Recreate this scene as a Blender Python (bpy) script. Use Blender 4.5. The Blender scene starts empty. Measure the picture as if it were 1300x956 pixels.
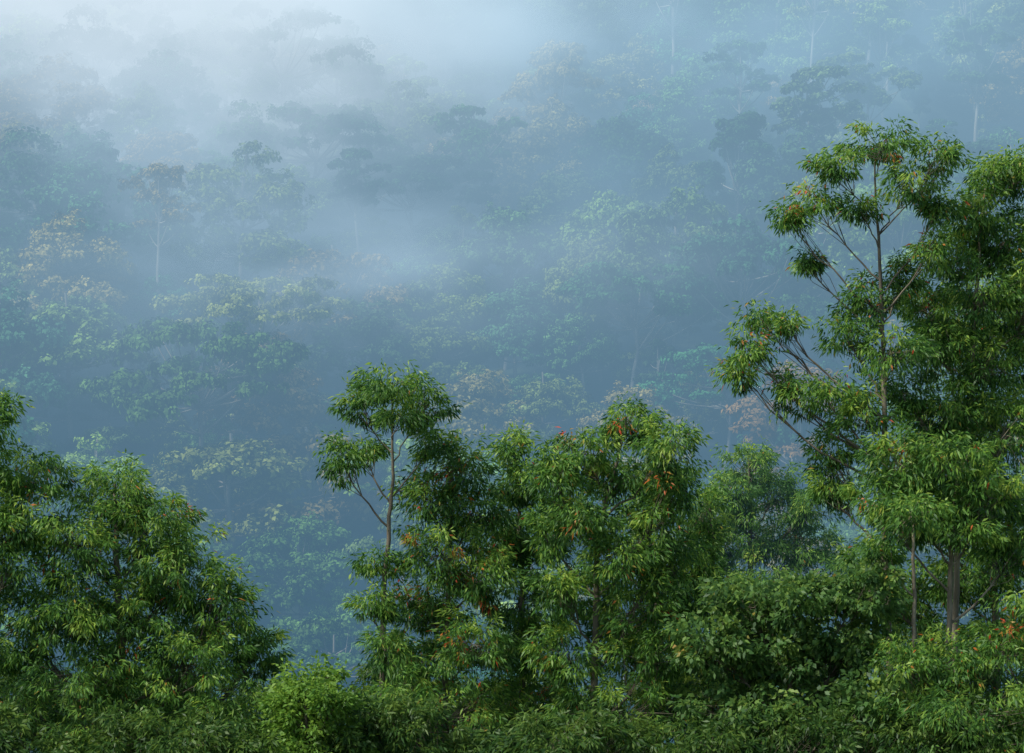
import bpy, math
import numpy as np
from mathutils import Vector
rng = np.random.default_rng(11)
scene = bpy.context.scene
scene.view_settings.view_transform = 'Standard'
try: scene.view_settings.look = 'None'
except Exception: pass
scene.view_settings.exposure = 0

# ------------------------------------------------------------ helpers
def norm(a):
    return a / (np.linalg.norm(a, axis=-1, keepdims=True) + 1e-9)

class Builder:
    def __init__(s):
        s.v=[]; s.f=[]; s.m=[]; s.t=[]; s.n=0
    def add(s, v, f, mat, tint):
        s.v.append(v); s.f.append(f + s.n); s.n += len(v)
        s.m.append(np.full(len(f), mat, dtype=np.int32)); s.t.append(tint)
    def tube(s, pts, rad, n=6, mat=0):
        pts=np.asarray(pts,float); k=len(pts); rad=np.asarray(rad,float)
        tan=norm(np.gradient(pts,axis=0))
        ref=np.array([0.31,1.0,0.07]) if abs(tan[0][1])<0.8 else np.array([1.0,0.1,0.2])
        a=norm(np.cross(tan,ref)); b=np.cross(tan,a)
        th=np.linspace(0,2*np.pi,n,endpoint=False)
        v=pts[:,None,:]+rad[:,None,None]*(np.cos(th)[None,:,None]*a[:,None,:]+np.sin(th)[None,:,None]*b[:,None,:])
        i=np.arange(k-1)[:,None]*n; j=np.arange(n)[None,:]; j2=(j+1)%n
        f=np.stack([i+j,i+j2,i+n+j2,i+n+j],-1).reshape(-1,4)
        s.add(v.reshape(-1,3), f, mat, np.full(len(f),0.5))
    def leaves(s, o, d, L, W, tint, nrm=None, mat=1):
        N=len(o); d=norm(d)
        if nrm is None: nrm=rng.normal(size=(N,3))
        side=norm(np.cross(d,nrm)); up=np.cross(side,d)
        L=L[:,None]; W=W[:,None]
        v=np.empty((N,4,3))
        v[:,0]=o
        v[:,1]=o+d*L*.42+side*W*.5+up*W*.12
        v[:,2]=o+d*L+np.array([0,0,-.12])*L
        v[:,3]=o+d*L*.42-side*W*.5+up*W*.12
        f=np.arange(N*4).reshape(N,4)
        s.add(v.reshape(-1,3), f, mat, tint)
    def mesh(s, name, mats):
        v=np.concatenate(s.v).astype(np.float32); f=np.concatenate(s.f).astype(np.int32)
        m=np.concatenate(s.m); t=np.concatenate(s.t).astype(np.float32)
        me=bpy.data.meshes.new(name)
        me.vertices.add(len(v)); me.vertices.foreach_set('co',v.ravel())
        me.loops.add(len(f)*4); me.loops.foreach_set('vertex_index',f.ravel())
        me.polygons.add(len(f)); me.polygons.foreach_set('loop_start',np.arange(len(f),dtype=np.int32)*4)
        me.polygons.foreach_set('material_index',m)
        me.update(calc_edges=True)
        at=me.attributes.new('tint','FLOAT','FACE'); at.data.foreach_set('value',t)
        for x in mats: me.materials.append(x)
        return me

def link(name, data):
    o=bpy.data.objects.new(name,data); scene.collection.objects.link(o); return o

# ------------------------------------------------------------ materials
def new_mat(name):
    m=bpy.data.materials.new(name); m.use_nodes=True
    nt=m.node_tree; nt.nodes.clear()
    out=nt.nodes.new('ShaderNodeOutputMaterial')
    return m,nt,out
def ramp(nt, stops):
    r=nt.nodes.new('ShaderNodeValToRGB'); e=r.color_ramp.elements
    while len(e)<len(stops): e.new(0.5)
    for i,(p,c) in enumerate(stops):
        e[i].position=p; e[i].color=(*c,1)
    return r

def leaf_mat(name, stops, rough=.5, transl=.38):
    m,nt,out=new_mat(name)
    at=nt.nodes.new('ShaderNodeAttribute'); at.attribute_name='tint'
    r=ramp(nt,stops); nt.links.new(at.outputs['Fac'],r.inputs[0])
    p=nt.nodes.new('ShaderNodeBsdfPrincipled'); p.inputs['Roughness'].default_value=rough
    p.inputs['Specular IOR Level'].default_value=.3
    tr=nt.nodes.new('ShaderNodeBsdfTranslucent')
    hs=nt.nodes.new('ShaderNodeHueSaturation'); hs.inputs['Value'].default_value=1.9; hs.inputs['Hue'].default_value=.485
    nt.links.new(r.outputs[0],p.inputs['Base Color']); nt.links.new(r.outputs[0],hs.inputs['Color'])
    nt.links.new(hs.outputs[0],tr.inputs[0])
    mx=nt.nodes.new('ShaderNodeMixShader'); mx.inputs[0].default_value=transl
    nt.links.new(p.outputs[0],mx.inputs[1]); nt.links.new(tr.outputs[0],mx.inputs[2])
    nt.links.new(mx.outputs[0],out.inputs[0])
    return m
def bark_mat(name, c1, c2, scale=3):
    m,nt,out=new_mat(name)
    tc=nt.nodes.new('ShaderNodeTexCoord'); mp=nt.nodes.new('ShaderNodeMapping'); mp.inputs['Scale'].default_value=(1,1,.25)
    n=nt.nodes.new('ShaderNodeTexNoise'); n.inputs['Scale'].default_value=scale; n.inputs['Detail'].default_value=6
    nt.links.new(tc.outputs['Object'],mp.inputs[0]); nt.links.new(mp.outputs[0],n.inputs['Vector'])
    r=ramp(nt,[(.35,c1),(.65,c2)]); nt.links.new(n.outputs[0],r.inputs[0])
    p=nt.nodes.new('ShaderNodeBsdfPrincipled'); p.inputs['Roughness'].default_value=.85
    b=nt.nodes.new('ShaderNodeBump'); b.inputs['Strength'].default_value=.4; b.inputs['Distance'].default_value=.03
    nt.links.new(n.outputs[0],b.inputs['Height']); nt.links.new(b.outputs[0],p.inputs['Normal'])
    nt.links.new(r.outputs[0],p.inputs['Base Color']); nt.links.new(p.outputs[0],out.inputs[0])
    return m

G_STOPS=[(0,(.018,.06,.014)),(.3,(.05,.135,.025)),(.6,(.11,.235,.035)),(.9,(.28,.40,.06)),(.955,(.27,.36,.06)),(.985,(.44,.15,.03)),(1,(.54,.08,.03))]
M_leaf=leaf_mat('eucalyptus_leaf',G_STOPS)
M_leaf_d=leaf_mat('dark_leaf',[(0,(.016,.05,.012)),(.4,(.038,.10,.018)),(.9,(.12,.20,.035)),(1,(.14,.22,.04))])  # darker leaf greens, used on the undergrowth
M_leaf_b=leaf_mat('broad_leaf',[(0,(.03,.08,.022)),(.4,(.065,.15,.035)),(.8,(.14,.24,.045)),(.97,(.20,.29,.06)),(1,(.36,.2,.04))],.5)
M_leaf_y=leaf_mat('young_leaf',[(0,(.06,.15,.02)),(.5,(.12,.24,.03)),(1,(.23,.36,.06))],.5,.35)
M_bark=bark_mat('smooth_bark',(.045,.04,.028),(.17,.145,.10))
M_bark_pale=bark_mat('pale_bark',(.09,.075,.05),(.32,.275,.19),5)

# ------------------------------------------------------------ terrain
PY=[-300,-50,0,30,60,100,150,200,260,520,900,1400]
PZ=[25,14,12.5,7,.5,-8,-24,-30,-12,157,300,380]
def ground(x,y):
    z=np.interp(y,PY,PZ)
    w=np.clip((y-200)/150,0,1)
    z=z+w*(6*np.sin(x*.045+y*.011+.8)+3.5*np.sin(x*.09-y*.02)+3*np.sin(y*.06+x*.02))
    z=z+np.clip((y-20)/60,0,1)*.5*np.sin(x*.3)*np.cos(y*.27)
    return z
xs=np.linspace(-900,900,181); ys=np.linspace(-300,1400,241)
X,Y=np.meshgrid(xs,ys); Z=ground(X,Y)
b=Builder(); nx=len(xs); ny=len(ys)
i=np.arange(ny-1)[:,None]*nx; j=np.arange(nx-1)[None,:]
f=np.stack([i+j,i+j+1,i+nx+j+1,i+nx+j],-1).reshape(-1,4)
b.add(np.stack([X,Y,Z],-1).reshape(-1,3),f,0,np.zeros(len(f)))
m,nt,out=new_mat('forest_floor')
n=nt.nodes.new('ShaderNodeTexNoise'); n.inputs['Scale'].default_value=.35; n.inputs['Detail'].default_value=8
tc=nt.nodes.new('ShaderNodeTexCoord'); nt.links.new(tc.outputs['Object'],n.inputs['Vector'])
r=ramp(nt,[(.3,(.012,.022,.008)),(.7,(.035,.06,.018))]); nt.links.new(n.outputs[0],r.inputs[0])
p=nt.nodes.new('ShaderNodeBsdfPrincipled'); p.inputs['Roughness'].default_value=.95
nt.links.new(r.outputs[0],p.inputs['Base Color']); nt.links.new(p.outputs[0],out.inputs[0])
hill=link('hillside_terrain',b.mesh('hillside_terrain',[m]))
for pl in hill.data.polygons: pl.use_smooth=True

# ------------------------------------------------------------ foreground trees
def fg_tree(name, trunk, r0, lobes, y, leafm=M_leaf, barkm=M_bark, L=(.12,.23), W=.045, droop=.65, density=1.0, warm=0.0, r_top=.03):
    """trunk: list of (x,z) from the ground up; lobes: (x,z,rx,rz[,density]) in metres; y: distance of the trunk."""
    B=Builder()
    tp=np.array([[p[0],y+(p[2] if len(p)>2 else 0),p[1]] for p in trunk],float)
    k=40; tt=np.linspace(0,1,len(tp)); ti=np.linspace(0,1,k)
    P=np.stack([np.interp(ti,tt,tp[:,c]) for c in range(3)],-1)
    ker=np.array([1,2,3,2,1])/9.
    for c in range(3):
        q=np.pad(P[:,c],2,mode='edge'); s2=np.convolve(q,ker,'valid'); s2[0]=P[0,c]; s2[-1]=P[-1,c]; P[:,c]=s2
    P[1:,0]+=np.cumsum(rng.normal(0,.02,k-1)); P[1:,1]+=np.cumsum(rng.normal(0,.02,k-1))
    R=r0*(1-ti)**.85+r_top
    B.tube(P,R,10)
    for lb in lobes:
        cx,cz,rx,rz=lb[:4]; dens=(lb[4] if len(lb)>4 else 1.0)*density
        ry=max(rx,rz)*1.05
        c=np.array([cx, y+rng.uniform(-.5,.5)*(1.0+.4*ry), cz])
        hd=abs(cx-np.interp(cz,P[:,2],P[:,0]))
        za=cz-.5-min(hd,1.6)*.9-max(hd-1.6,0)*.5-rng.uniform(0,.5)
        ia=int(np.clip(np.searchsorted(P[:,2],za),2,k-2)); a=P[ia]
        mid=(a+c)/2+np.array([(c[0]-a[0])*.12,0,-.1*hd])+rng.normal(0,.06,3)
        t=np.linspace(0,1,9)[:,None]
        C=(1-t)**2*a+2*t*(1-t)*mid+t**2*c
        C[1:-1]+=rng.normal(0,.03,(7,3))
        ra=min(R[ia]*.55,.020+.012*np.linalg.norm(c-a))
        B.tube(C,np.linspace(ra,.010,9),6)
        n=int(dens*44*rx*rz+9)
        u=norm(rng.normal(size=(n,3))); rr=rng.uniform(.15,1,n)**.5*rng.uniform(.8,1.28,n)
        q=c+u*rr[:,None]*np.array([rx,ry,rz])
        for s in range(n):
            st=C[rng.integers(4,9)]
            md=(st+q[s])/2+rng.normal(0,.06,3)+np.array([0,0,-.04])
            B.tube([st,md,q[s]],[.011,.008,.004],3)
        kk=rng.integers(28,92,n)
        idx=np.repeat(np.arange(n),kk); N=len(idx)
        crn=rng.uniform(.14,.34,n); cr=crn[idx]
        off=norm(rng.normal(size=(N,3)))*(rng.uniform(0,1,N)**.45*cr)[:,None]*np.array([1.2,1.2,.8])
        tw=norm(norm(q-c)+rng.normal(0,.5,(n,3))+np.array([0,0,.35]))
        o=q[idx]+off+tw[idx]*(rng.uniform(-.6,1.0,N)*cr)[:,None]
        outw=norm(q-c)[idx]
        d=outw*.5+norm(off)*.6+np.array([0,0,-droop])+rng.normal(0,.42,(N,3))
        Ls=rng.uniform(L[0],L[1],N); Ws=W*rng.uniform(.7,1.3,N)
        ct=rng.normal(0,.15,n)[idx]
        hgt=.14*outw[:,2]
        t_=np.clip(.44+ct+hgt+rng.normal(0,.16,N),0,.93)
        om=rng.random(N)<(.003+warm*.02); t_[om]=rng.uniform(.96,1,om.sum())
        cm=(rng.random(n)<.004+warm*.05)[idx]&(rng.random(N)<.5); t_[cm]=rng.uniform(.965,1,cm.sum())
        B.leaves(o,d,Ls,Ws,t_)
    return link(name,B.mesh(name,[barkm,leafm]))

ET='eucalyptus_tree'
fg_tree(ET,[(-13.8,0),(-13.6,10),(-13.1,15),(-12.9,18.6)],.15,
 [(-12.9,18.6,.8,.6),(-12.0,17.2,.9,.6),(-13.3,17.3,1.1,1.0),(-13,15.8,1,.8),(-12.0,16.0,.8,.7),(-13.3,14.4,.9,.8),(-13.3,12.6,.9,.8),(-14.5,16,1.2,1.5),(-12.3,14.9,.5,.4,.6)],68,warm=.15)
fg_tree(ET,[(-9.4,0),(-9.5,9),(-9.8,14),(-10,17)],.16,
 [(-10,16.6,1.15,.85),(-9.2,15.7,1.4,1.0),(-10.8,15.5,1.1,1.0),(-11,13.9,1.4,1.1),(-8.3,14.7,1.2,1.1),(-9.5,13.6,1.6,1.1),(-7.3,13.8,1.0,1.0),(-8,12.5,1.4,1.0),(-6.5,12.6,.7,.8),(-10.8,12.2,1.7,1.0),(-12.1,13.1,.7,.6),(-9.5,10.9,2.5,1.1),(-7,11,1.3,.9),(-12.2,11.2,1.2,.9)],69,warm=.15)
fg_tree('young_tree',[(-4.8,0),(-4.8,8),(-4.8,12)],.07,[(-4.8,12.2,.6,.35,1.5),(-4.3,11.8,.6,.4,1.3),(-5.3,11.7,.6,.4,1.3),(-4.9,11.2,1.0,.5,1.3),(-4.7,10.4,1.2,.8)],66,leafm=M_leaf_y,L=(.1,.18),W=.07,droop=.1)
fg_tree(ET,[(-3.4,0),(-3.35,9),(-3.3,12),(-3.2,14.5),(-3.0,16.5),(-2.95,17.6),(-3.0,19.3)],.085,
 [(-3,19.5,1.1,.45,.75),(-3.8,18.9,.6,.5,.65),(-2.1,19,.65,.55,.65),(-3,18.6,.7,.35,.35),(-4.35,17.7,.35,.6,.7),(-3.75,17.9,.4,.25,.25),(-2.1,18.0,.45,.4,.5),(-3.4,14.9,.6,.4,.6),(-3.6,13.9,.6,.45,.6),(-3.2,12.8,.65,.5,.8),(-3.1,11.3,1,.9)],70,r_top=.018)
fg_tree(ET,[(-1.6,0),(-1.7,9),(-1.5,14),(-1.3,17.6)],.11,
 [(-1.3,17.5,.8,.65),(-2.1,16.6,.8,.7,.8),(-1,16.3,.85,.8),(-1.8,15.2,1.1,.9),(-.8,14.6,.85,.8),(-2.1,13.8,1.1,.9),(-1,12.9,1.2,.9),(-2.4,12.4,1.1,.8),(-1.7,11,2,1)],71,warm=.9)
fg_tree(ET,[(.4,0),(.2,9),(.2,14),(0,18)],.10,
 [(0,17.9,.45,.45),(.1,17.0,.7,.65),(-.2,15.9,.8,.8),(.6,15.4,.75,.8),(.2,14.0,1,.9),(.4,12.6,1.1,.9),(0,11.1,1.6,.9)],72.5)
fg_tree(ET,[(2.0,0),(2.1,9),(2.1,13),(2.15,15.6),(2.5,17),(2.9,18.7)],.10,
 [(3,18.6,.8,.55),(1.9,17.8,.95,.6),(4,17.9,.75,.7),(1,17.2,.65,.5),(2.8,17.2,1.0,.6),(4.2,16.8,.65,.55),(1.8,16.1,.95,.6),(3.6,15.9,.85,.65),(.9,15.7,.6,.6),(2.6,15.1,.9,.6),(4,14.9,.75,.7),(1.2,14.3,.65,.7,.8),(3.1,13.9,.9,.8,.9),(1.3,12.7,.7,.8),(3.6,12.7,1.1,.8),(2.9,11.2,2.0,.9)],69.5,r_top=.025,warm=.15)
fg_tree(ET,[(3.2,0),(3.4,10),(3.9,17.5)],.1,[(3.9,17.2,.8,.8),(3.2,15.6,.9,.9),(2.2,14.2,1,.9),(4.3,14.2,1,.9),(3,12.8,1.5,.8),(1.5,16.6,.7,.7)],73)
fg_tree(ET,[(5.3,0),(5.2,9),(5.1,16.5)],.09,[(5.1,16.2,.6,.75),(4.9,15.0,.75,.8),(5.4,13.9,.9,.9),(5.2,12.6,1,.8),(5.8,11.5,1.4,.8)],74)
fg_tree(ET,[(8.2,-6),(8,9),(8,15),(7.9,18.3)],.16,
 [(7.9,18.2,.95,.65),(7.2,17.2,.9,.8),(8.8,17.4,1.0,.8),(8,16,1.4,1.0),(9.9,16.9,.85,.8),(9.7,15.6,1.2,.9),(6.5,15.5,.95,.9),(8,14,2.2,1.1),(11.5,14.5,1.6,1.3),(9.5,12.3,2.2,1.2)],92)
fg_tree('broadleaf_tree',[(6.7,0),(6.6,8),(6.8,13.5)],.15,
 [(5.8,13.9,1.0,.55),(7.2,14.1,1.15,.6),(8.6,14.3,.95,.6),(5,13.0,1.0,.7),(6.6,12.9,1.2,.8),(8.4,13.0,1.1,.8),(6.2,11.5,2.0,.9),(8.9,11.5,1.5,.9)],68,leafm=M_leaf_b,L=(.13,.22),W=.1,droop=.3,density=.9)
fg_tree(ET,[(9.9,0),(9.8,10),(9.72,14.5),(9.65,18.9),(9.5,22.3),(9.4,25.2)],.10,
 [(9.4,25.7,1.1,.42,.75),(8.3,25.1,.7,.4,.7),(7.8,24.25,.75,.36,.7),(7.1,23.8,.35,.28),(10.8,25.3,.75,.45,.7),(10.1,24.6,.9,.45,.45),(10.95,24,.6,.5,.7),(8.8,24,.6,.3,.3),(7.6,22.7,.25,.2),(10.6,22.9,.45,.4,.5),(9.2,21.7,.75,.6,.8),(10,22.3,.5,.4,.5),(8.5,20.8,.65,.6,.8),(9.6,20.3,.75,.6,.9),(6,20.5,.6,.42,.75),(6.4,21.3,.45,.3,.8),(5.9,19.8,.35,.35,.8),(7.1,21,.25,.25),(7,19.5,.4,.45,.8),(8,19.3,.9,.5,.8),(9,18.7,.85,.65,.9),(8.2,17.8,.65,.6,.9),(8.2,16.9,.5,.45)],70.5,warm=.7,r_top=.02)
fg_tree(ET,[(11.6,0),(11.5,10),(11.5,15),(11.9,20),(12.3,25)],.09,
 [(12.6,25.1,.75,.5),(12.1,24.1,.85,.75),(12.9,23.4,1,.9),(11.6,22.9,.8,.65,.9),(10.9,21.7,.85,.65),(12.2,21.9,1.15,.95),(11,20.6,1.05,.7),(12.4,20.2,1.2,.9),(10.2,19.4,.8,.6),(11.4,19,1.2,.8),(12.8,18.3,1.1,1.0),(13.8,22,1,2.4),(13.2,25.1,.7,.6)],72,barkm=M_bark_pale)
fg_tree(ET,[(10.85,0),(10.85,10),(10.9,15),(11,17.6)],.08,
 [(9.7,17.5,1.0,.7),(11,17.6,1.1,.8),(9.2,16.5,.8,.6),(10.4,16.3,1.1,.65),(12,16.6,1.2,.8),(12.9,15.5,.9,.9),(11.3,15.7,.8,.35,.7)],69,barkm=M_bark_pale,L=(.15,.27),W=.05,warm=.15)
fg_tree(ET,[(9.75,0),(9.7,10),(9.75,16)],.09,[(9.7,16.2,.8,.5,.7),(9,15.2,.5,.4,.6)],67.4,barkm=M_bark_pale)
fg_tree(ET,[(13.4,0),(13.3,10),(13.2,17),(13,22)],.13,
 [(13,21.5,1.4,1.2),(12,20.8,1,.9),(13.2,19,1.4,1.2),(11.6,18.3,1.2,.9),(12.4,16.9,1.4,1.1),(11,16.3,1.1,.8),(13.2,15,1.3,1.1),(12,14.6,1.1,.8),(10.8,14.1,.9,.7),(13.3,13,1.3,1),(9.8,14.6,.8,.6,.8),(11,12.8,1.8,.8)],75.5)
fg_tree(ET,[(12.6,0),(12.6,8),(12.5,14)],.1,
 [(12.9,13.9,.9,.8),(11.9,13,1,.6),(10.6,12.5,1,.6),(9.5,12.5,.9,.6),(11,11.3,2.3,.9),(13.6,12.5,1.2,1.2)],67,warm=.3)
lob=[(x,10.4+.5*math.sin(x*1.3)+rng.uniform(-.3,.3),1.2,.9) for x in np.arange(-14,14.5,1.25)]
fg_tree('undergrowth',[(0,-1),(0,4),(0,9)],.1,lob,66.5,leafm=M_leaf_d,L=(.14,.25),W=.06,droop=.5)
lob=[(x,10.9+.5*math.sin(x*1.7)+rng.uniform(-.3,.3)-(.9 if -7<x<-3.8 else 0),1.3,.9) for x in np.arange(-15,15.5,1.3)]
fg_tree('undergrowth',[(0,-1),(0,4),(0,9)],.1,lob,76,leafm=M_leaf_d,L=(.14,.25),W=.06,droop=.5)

# ------------------------------------------------------------ background forest
m,nt,out=new_mat('forest_leaf')
oi=nt.nodes.new('ShaderNodeObjectInfo'); at=nt.nodes.new('ShaderNodeAttribute'); at.attribute_name='tint'
mr=nt.nodes.new('ShaderNodeMapRange'); mr.inputs['To Min'].default_value=.25; mr.inputs['To Max'].default_value=2.3
nt.links.new(at.outputs['Fac'],mr.inputs[0])
vm=nt.nodes.new('ShaderNodeVectorMath'); vm.operation='SCALE'
nt.links.new(oi.outputs['Color'],vm.inputs[0]); nt.links.new(mr.outputs[0],vm.inputs['Scale'])
p=nt.nodes.new('ShaderNodeBsdfDiffuse')
nt.links.new(vm.outputs[0],p.inputs['Color']); nt.links.new(p.outputs[0],out.inputs[0])
M_far=m
M_farbark=bark_mat('far_bark',(.12,.105,.085),(.32,.29,.24),.6)

def far_tree(name, kind, seed):
    global rng
    rng=np.random.default_rng(seed)
    B=Builder()
    if kind=='round':
        R=rng.uniform(6.8,9.0); H=rng.uniform(17,21); hb=H-R*1.25
        nl=40; u=norm(rng.normal(size=(nl,3))); u[:,2]=np.abs(u[:,2])*1.25-.5
        C=np.array([0,0,hb])+u*np.array([R*.78,R*.78,R*1.0])*rng.uniform(.78,1.1,(nl,1))
        S=np.stack([rng.uniform(1.4,2.7,nl)]*2+[rng.uniform(1.1,1.9,nl)],-1)
    elif kind=='umbrella':
        R=rng.uniform(7.5,9.5); H=rng.uniform(17,20); nl=36
        a=rng.uniform(0,2*np.pi,nl); rr=R*np.sqrt(rng.uniform(0,1,nl))
        lay=rng.uniform(0,4.5,nl)
        C=np.stack([rr*np.cos(a),rr*np.sin(a),H-lay-(rr/R)**2*3.2],-1)
        S=np.stack([rng.uniform(1.5,2.9,nl)]*2+[rng.uniform(.5,1.0,nl)],-1)
    elif kind=='tall':
        R=rng.uniform(4,5.5); H=rng.uniform(21,25); nl=26
        zz=rng.uniform(.35,1,nl); a=rng.uniform(0,2*np.pi,nl); rr=R*np.sqrt(rng.uniform(.05,1,nl))*np.sin(np.pi*(zz-.25)/.85)
        C=np.stack([rr*np.cos(a),rr*np.sin(a),H*zz],-1)
        S=np.stack([rng.uniform(1.2,2.1,nl)]*2+[rng.uniform(.9,1.6,nl)],-1)
    else:
        R=rng.uniform(4.5,6); H=rng.uniform(24,27); nl=18
        a=rng.uniform(0,2*np.pi,nl); rr=R*rng.uniform(.1,1,nl)
        C=np.stack([rr*np.cos(a),rr*np.sin(a),H-rng.uniform(0,7,nl)],-1)
        S=np.stack([rng.uniform(1.0,1.9,nl)]*2+[rng.uniform(.6,1.1,nl)],-1)
    top=np.array([rng.normal(0,.6),rng.normal(0,.6),H*.85]); fork=H*(.5 if kind!='sparse' else .62)
    t=np.linspace(0,1,9)[:,None]; T=np.array([0,0,-3.])*(1-t)+top*t; T[1:-1,:2]+=rng.normal(0,.15,(7,2))
    B.tube(T,np.linspace(.34,.12,9),8)
    for c in C:
        s=fork+rng.uniform(0,.2)*H; s=min(s,c[2]-.5); ia=np.argmin(np.abs(T[:,2]-s)); a0=T[ia]
        md=(a0+c)/2+np.array([(c[0]-a0[0])*.15,(c[1]-a0[1])*.15,-.6])
        tt=np.linspace(0,1,6)[:,None]
        B.tube((1-tt)**2*a0+2*tt*(1-tt)*md+tt**2*c,np.linspace(.11,.035,6),5)
    per=int(21000/nl) if kind!='sparse' else 420
    for c,s in zip(C,S):
        ns=18; us=norm(rng.normal(size=(ns,3))); us[:,2]=np.abs(us[:,2])*1.1-.25
        qc=c+us*s*rng.uniform(.6,1.2,(ns,1))
        idx=rng.integers(0,ns,per)
        w=norm(rng.normal(size=(per,3)))
        cr=s.mean()*.34
        o=qc[idx]+w*(rng.uniform(0,1,per)**.5*cr)[:,None]*np.array([1,1,.7])
        nn=norm(w+norm(o-c)*.9+np.array([0,0,.4])+rng.normal(0,.4,(per,3)))
        d=norm(np.cross(nn,rng.normal(size=(per,3))))
        sz=rng.uniform(.22,.5,per)
        tn=np.clip(.42+rng.normal(0,.13,ns)[idx]+rng.normal(0,.10)+rng.normal(0,.13,per),0,1)
        B.leaves(o,d,sz*1.15,sz*.8,tn,nrm=nn)
    return B.mesh(name,[M_farbark,M_far]), H

V={'round':[far_tree('round_canopy_tree','round',s) for s in (1,2,3,4,12,13)],
   'umbrella':[far_tree('umbrella_canopy_tree','umbrella',s) for s in (5,6,7)],
   'tall':[far_tree('tall_canopy_tree','tall',s) for s in (8,9)],
   'sparse':[far_tree('emergent_tree','sparse',s) for s in (10,11)]}
rng=np.random.default_rng(77)
forest=link('background_forest',None)
COL={'green':(.07,.13,.032),'dark':(.035,.078,.025),'olive':(.12,.155,.035),'bright':(.155,.24,.042),'brown':(.19,.15,.045),'red':(.25,.145,.055),'teal':(.042,.115,.045)}
placed=[]
def plant(x,y,kind,col,s=1.0,dz=0,vi=None):
    vs=V[kind]; me,H=vs[int(rng.integers(len(vs))) if vi is None else vi%len(vs)]
    o=bpy.data.objects.new('canopy_'+kind,me); scene.collection.objects.link(o); o.parent=forest
    o.location=(x,y,float(ground(np.array(x),np.array(y)))-.5+dz)
    o.rotation_euler=(rng.normal(0,.05),rng.normal(0,.05),rng.uniform(0,6.28))
    o.scale=(s*rng.uniform(.9,1.12),s*rng.uniform(.9,1.12),s*rng.uniform(.9,1.1))
    c=np.array(COL[col])*rng.uniform(.75,1.3)*(1+rng.normal(0,.08,3)); o.color=(*c,1)
    placed.append((x,y))
feat=[(29,325,'umbrella','teal',1.15),(14,327,'umbrella','teal',1.0),(38,321,'umbrella','dark',1.0),(24,315,'umbrella','teal',.95),
(13,311,'round','brown',.95),(-4.5,317,'round','brown',1.0),(4,320,'round','olive',.8),(-1,303,'round','bright',.9),(4,291,'round','red',.5),(-6,296,'round','brown',.6),
(-31,298,'round','olive',1.3),(-22,288,'round','green',1.0),(-39,291,'round','green',1.0),(-50,312,'round','olive',1.3),(-61,314,'round','green',1.1),(-45,296,'round','bright',.8),
(-59,361,'round','brown',1.1),(-45,353,'round','brown',.9),(-34,340,'round','olive',1.25),(-26,368,'umbrella','dark',1.15),(-31,383,'umbrella','dark',1.2),(-13,367,'umbrella','dark',1.1),
(11,349,'round','bright',1.2),(22,357,'round','olive',.9),(-1,347,'round','green',1.1),(-18,318,'round','olive',.9),
(41,383,'sparse','olive',1.05),(52,385,'tall','bright',1.1),(62,374,'sparse','green',1.05),(-4,368,'sparse','green',1.05),(-19,352,'sparse','dark',1.0),(49,368,'sparse','olive',1.1),(30,372,'sparse','green',1.0),
(-20,262,'umbrella','dark',.8),(-13,254,'umbrella','dark',.75),(-27,267,'umbrella','dark',.85),(-36,262,'umbrella','teal',.8)]
for fx in feat: plant(*fx)
kinds=['round']*15+['umbrella']*2+['tall']*2+['sparse']
cols=['green']*7+['dark']*4+['olive']*5+['bright']*2+['brown']*2+['teal']*2
# two storeys: big canopy trees, smaller trees in the gaps
for sp,jit,lo,hi,gap in ((11.5,4.0,.85,1.3,8.5),(8.6,3.6,.42,.75,4.3)):
    ref=list(placed) if gap>6 else list(placed[:len(feat)])
    yy=190.0; row=0
    while yy<440:
        hw=.186*yy+36; xx=-hw+(row%2)*sp/2
        while xx<hw:
            x=xx+rng.uniform(-jit,jit); y=yy+rng.uniform(-jit,jit)
            if all((x-a)**2+(y-b_)**2>gap**2 for a,b_ in ref):
                plant(x,y,kinds[rng.integers(len(kinds))],cols[rng.integers(len(cols))],rng.uniform(lo,hi))
            xx+=sp
        yy+=sp*.85; row+=1
print('forest trees',len(placed))

# ------------------------------------------------------------ mist bank lying on the valley and slope
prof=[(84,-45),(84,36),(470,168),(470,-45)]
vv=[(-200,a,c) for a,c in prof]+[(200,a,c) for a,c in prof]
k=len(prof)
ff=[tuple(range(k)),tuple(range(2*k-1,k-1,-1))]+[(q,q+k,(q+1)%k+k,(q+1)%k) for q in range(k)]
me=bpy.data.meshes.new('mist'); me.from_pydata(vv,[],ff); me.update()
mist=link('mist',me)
m,nt,out=new_mat('mist_volume')
def N(t): return nt.nodes.new(t)
def math_(op,a,b_=None):
    n=N('ShaderNodeMath'); n.operation=op
    for k_,q in enumerate((a,b_)):
        if q is None: continue
        if isinstance(q,(int,float)): n.inputs[k_].default_value=q
        else: nt.links.new(q,n.inputs[k_])
    return n.outputs[0]
def vscale(v,f):
    n=N('ShaderNodeVectorMath'); n.operation='SCALE'
    if isinstance(v,tuple): n.inputs[0].default_value=v
    else: nt.links.new(v,n.inputs[0])
    if isinstance(f,float): n.inputs['Scale'].default_value=f
    else: nt.links.new(f,n.inputs['Scale'])
    return n.outputs[0]
def vadd(a,b_):
    n=N('ShaderNodeVectorMath'); n.operation='ADD'; nt.links.new(a,n.inputs[0])
    if isinstance(b_,tuple): n.inputs[1].default_value=b_
    else: nt.links.new(b_,n.inputs[1])
    return n.outputs[0]
tc=N('ShaderNodeTexCoord'); P_=tc.outputs['Object']
mp=N('ShaderNodeMapping'); mp.inputs['Scale'].default_value=(1,.5,1.7); mp.inputs['Rotation'].default_value=(0,.25,0); nt.links.new(P_,mp.inputs[0])
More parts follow.
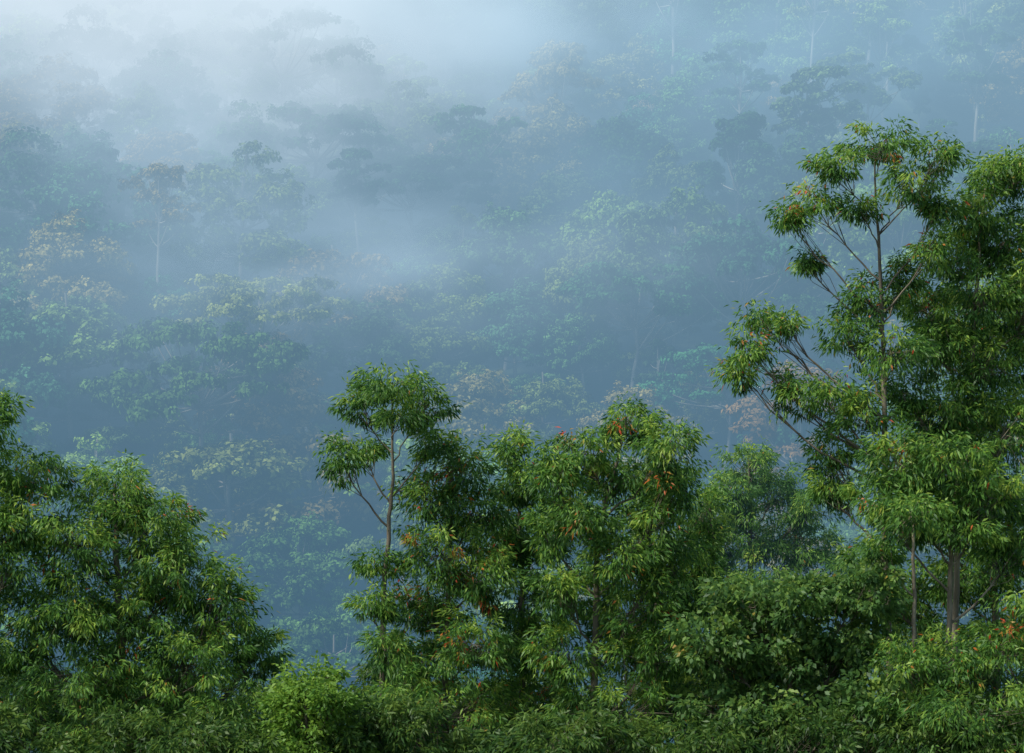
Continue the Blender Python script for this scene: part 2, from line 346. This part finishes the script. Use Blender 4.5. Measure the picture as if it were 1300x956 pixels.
nz=N('ShaderNodeTexNoise'); nz.inputs['Scale'].default_value=.038; nz.inputs['Detail'].default_value=2.5; nz.inputs['Roughness'].default_value=.6
nt.links.new(mp.outputs[0],nz.inputs['Vector'])
nr=N('ShaderNodeMapRange'); nr.inputs['From Min'].default_value=.40; nr.inputs['From Max'].default_value=.62; nr.inputs['To Min'].default_value=.1; nr.inputs['To Max'].default_value=1.9
nt.links.new(nz.outputs[0],nr.inputs[0])
thick=math_('MAXIMUM',nr.outputs[0],.8)
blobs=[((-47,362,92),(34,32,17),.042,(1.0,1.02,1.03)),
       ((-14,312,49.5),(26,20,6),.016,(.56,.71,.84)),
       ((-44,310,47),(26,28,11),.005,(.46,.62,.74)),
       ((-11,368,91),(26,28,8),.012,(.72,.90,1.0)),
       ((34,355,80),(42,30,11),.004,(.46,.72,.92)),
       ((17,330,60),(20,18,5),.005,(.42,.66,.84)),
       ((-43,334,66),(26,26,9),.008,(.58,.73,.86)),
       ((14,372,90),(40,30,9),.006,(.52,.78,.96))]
acc=None; em=None
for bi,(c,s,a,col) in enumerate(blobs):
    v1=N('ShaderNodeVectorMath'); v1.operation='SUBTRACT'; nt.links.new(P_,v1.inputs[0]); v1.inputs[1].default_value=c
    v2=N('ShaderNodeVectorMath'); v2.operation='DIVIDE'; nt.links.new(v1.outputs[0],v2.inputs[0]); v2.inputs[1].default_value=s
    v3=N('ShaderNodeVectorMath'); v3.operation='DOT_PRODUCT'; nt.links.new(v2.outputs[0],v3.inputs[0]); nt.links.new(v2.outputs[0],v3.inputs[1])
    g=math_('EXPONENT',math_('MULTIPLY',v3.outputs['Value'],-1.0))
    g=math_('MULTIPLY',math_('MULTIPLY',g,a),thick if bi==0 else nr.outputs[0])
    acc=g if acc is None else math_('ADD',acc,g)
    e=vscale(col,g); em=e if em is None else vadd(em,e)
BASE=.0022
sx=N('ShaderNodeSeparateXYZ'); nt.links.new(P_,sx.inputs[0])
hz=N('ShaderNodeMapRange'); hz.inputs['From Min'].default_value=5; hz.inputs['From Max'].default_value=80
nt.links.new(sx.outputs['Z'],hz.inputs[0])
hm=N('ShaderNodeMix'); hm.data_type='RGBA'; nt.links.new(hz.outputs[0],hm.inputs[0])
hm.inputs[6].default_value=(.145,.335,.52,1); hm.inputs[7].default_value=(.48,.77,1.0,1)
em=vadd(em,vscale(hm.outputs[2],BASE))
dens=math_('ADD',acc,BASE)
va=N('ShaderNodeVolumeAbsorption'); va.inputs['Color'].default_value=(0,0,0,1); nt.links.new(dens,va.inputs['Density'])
ve=N('ShaderNodeEmission'); ve.inputs['Strength'].default_value=1; nt.links.new(em,ve.inputs['Color'])  # self-glow stands in for light scattered in the mist; brightens nearby trees too
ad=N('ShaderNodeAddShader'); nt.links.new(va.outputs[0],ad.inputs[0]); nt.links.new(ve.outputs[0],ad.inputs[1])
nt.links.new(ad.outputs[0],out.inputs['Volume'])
try: m.cycles.volume_step_rate=.9
except Exception as e: print(e)
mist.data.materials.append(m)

# ------------------------------------------------------------ light
S=Vector((-.55,-.35,.76)).normalized()
el=math.asin(S.z); az=math.atan2(S.x,S.y)
w=bpy.data.worlds.new('World'); scene.world=w; w.use_nodes=True
nt=w.node_tree; bg=nt.nodes['Background']
sk=nt.nodes.new('ShaderNodeTexSky'); sk.sky_type='NISHITA'; sk.sun_disc=False; sk.sun_elevation=el; sk.sun_rotation=az
nt.links.new(sk.outputs[0],bg.inputs[0]); bg.inputs[1].default_value=.15
sun=bpy.data.lights.new('sun','SUN'); sun.energy=5.0; sun.angle=math.radians(6); sun.color=(1,.96,.86)
so=link('sun',sun); so.rotation_euler=S.to_track_quat('Z','Y').to_euler()

# ------------------------------------------------------------ camera
cam=bpy.data.cameras.new('camera'); co=link('camera',cam); scene.camera=co
cam.sensor_width=36; cam.lens=96.92; cam.shift_y=.1815; cam.clip_end=4000; cam.clip_start=.5
co.location=(0,0,15); co.rotation_euler=(math.radians(90),0,0)
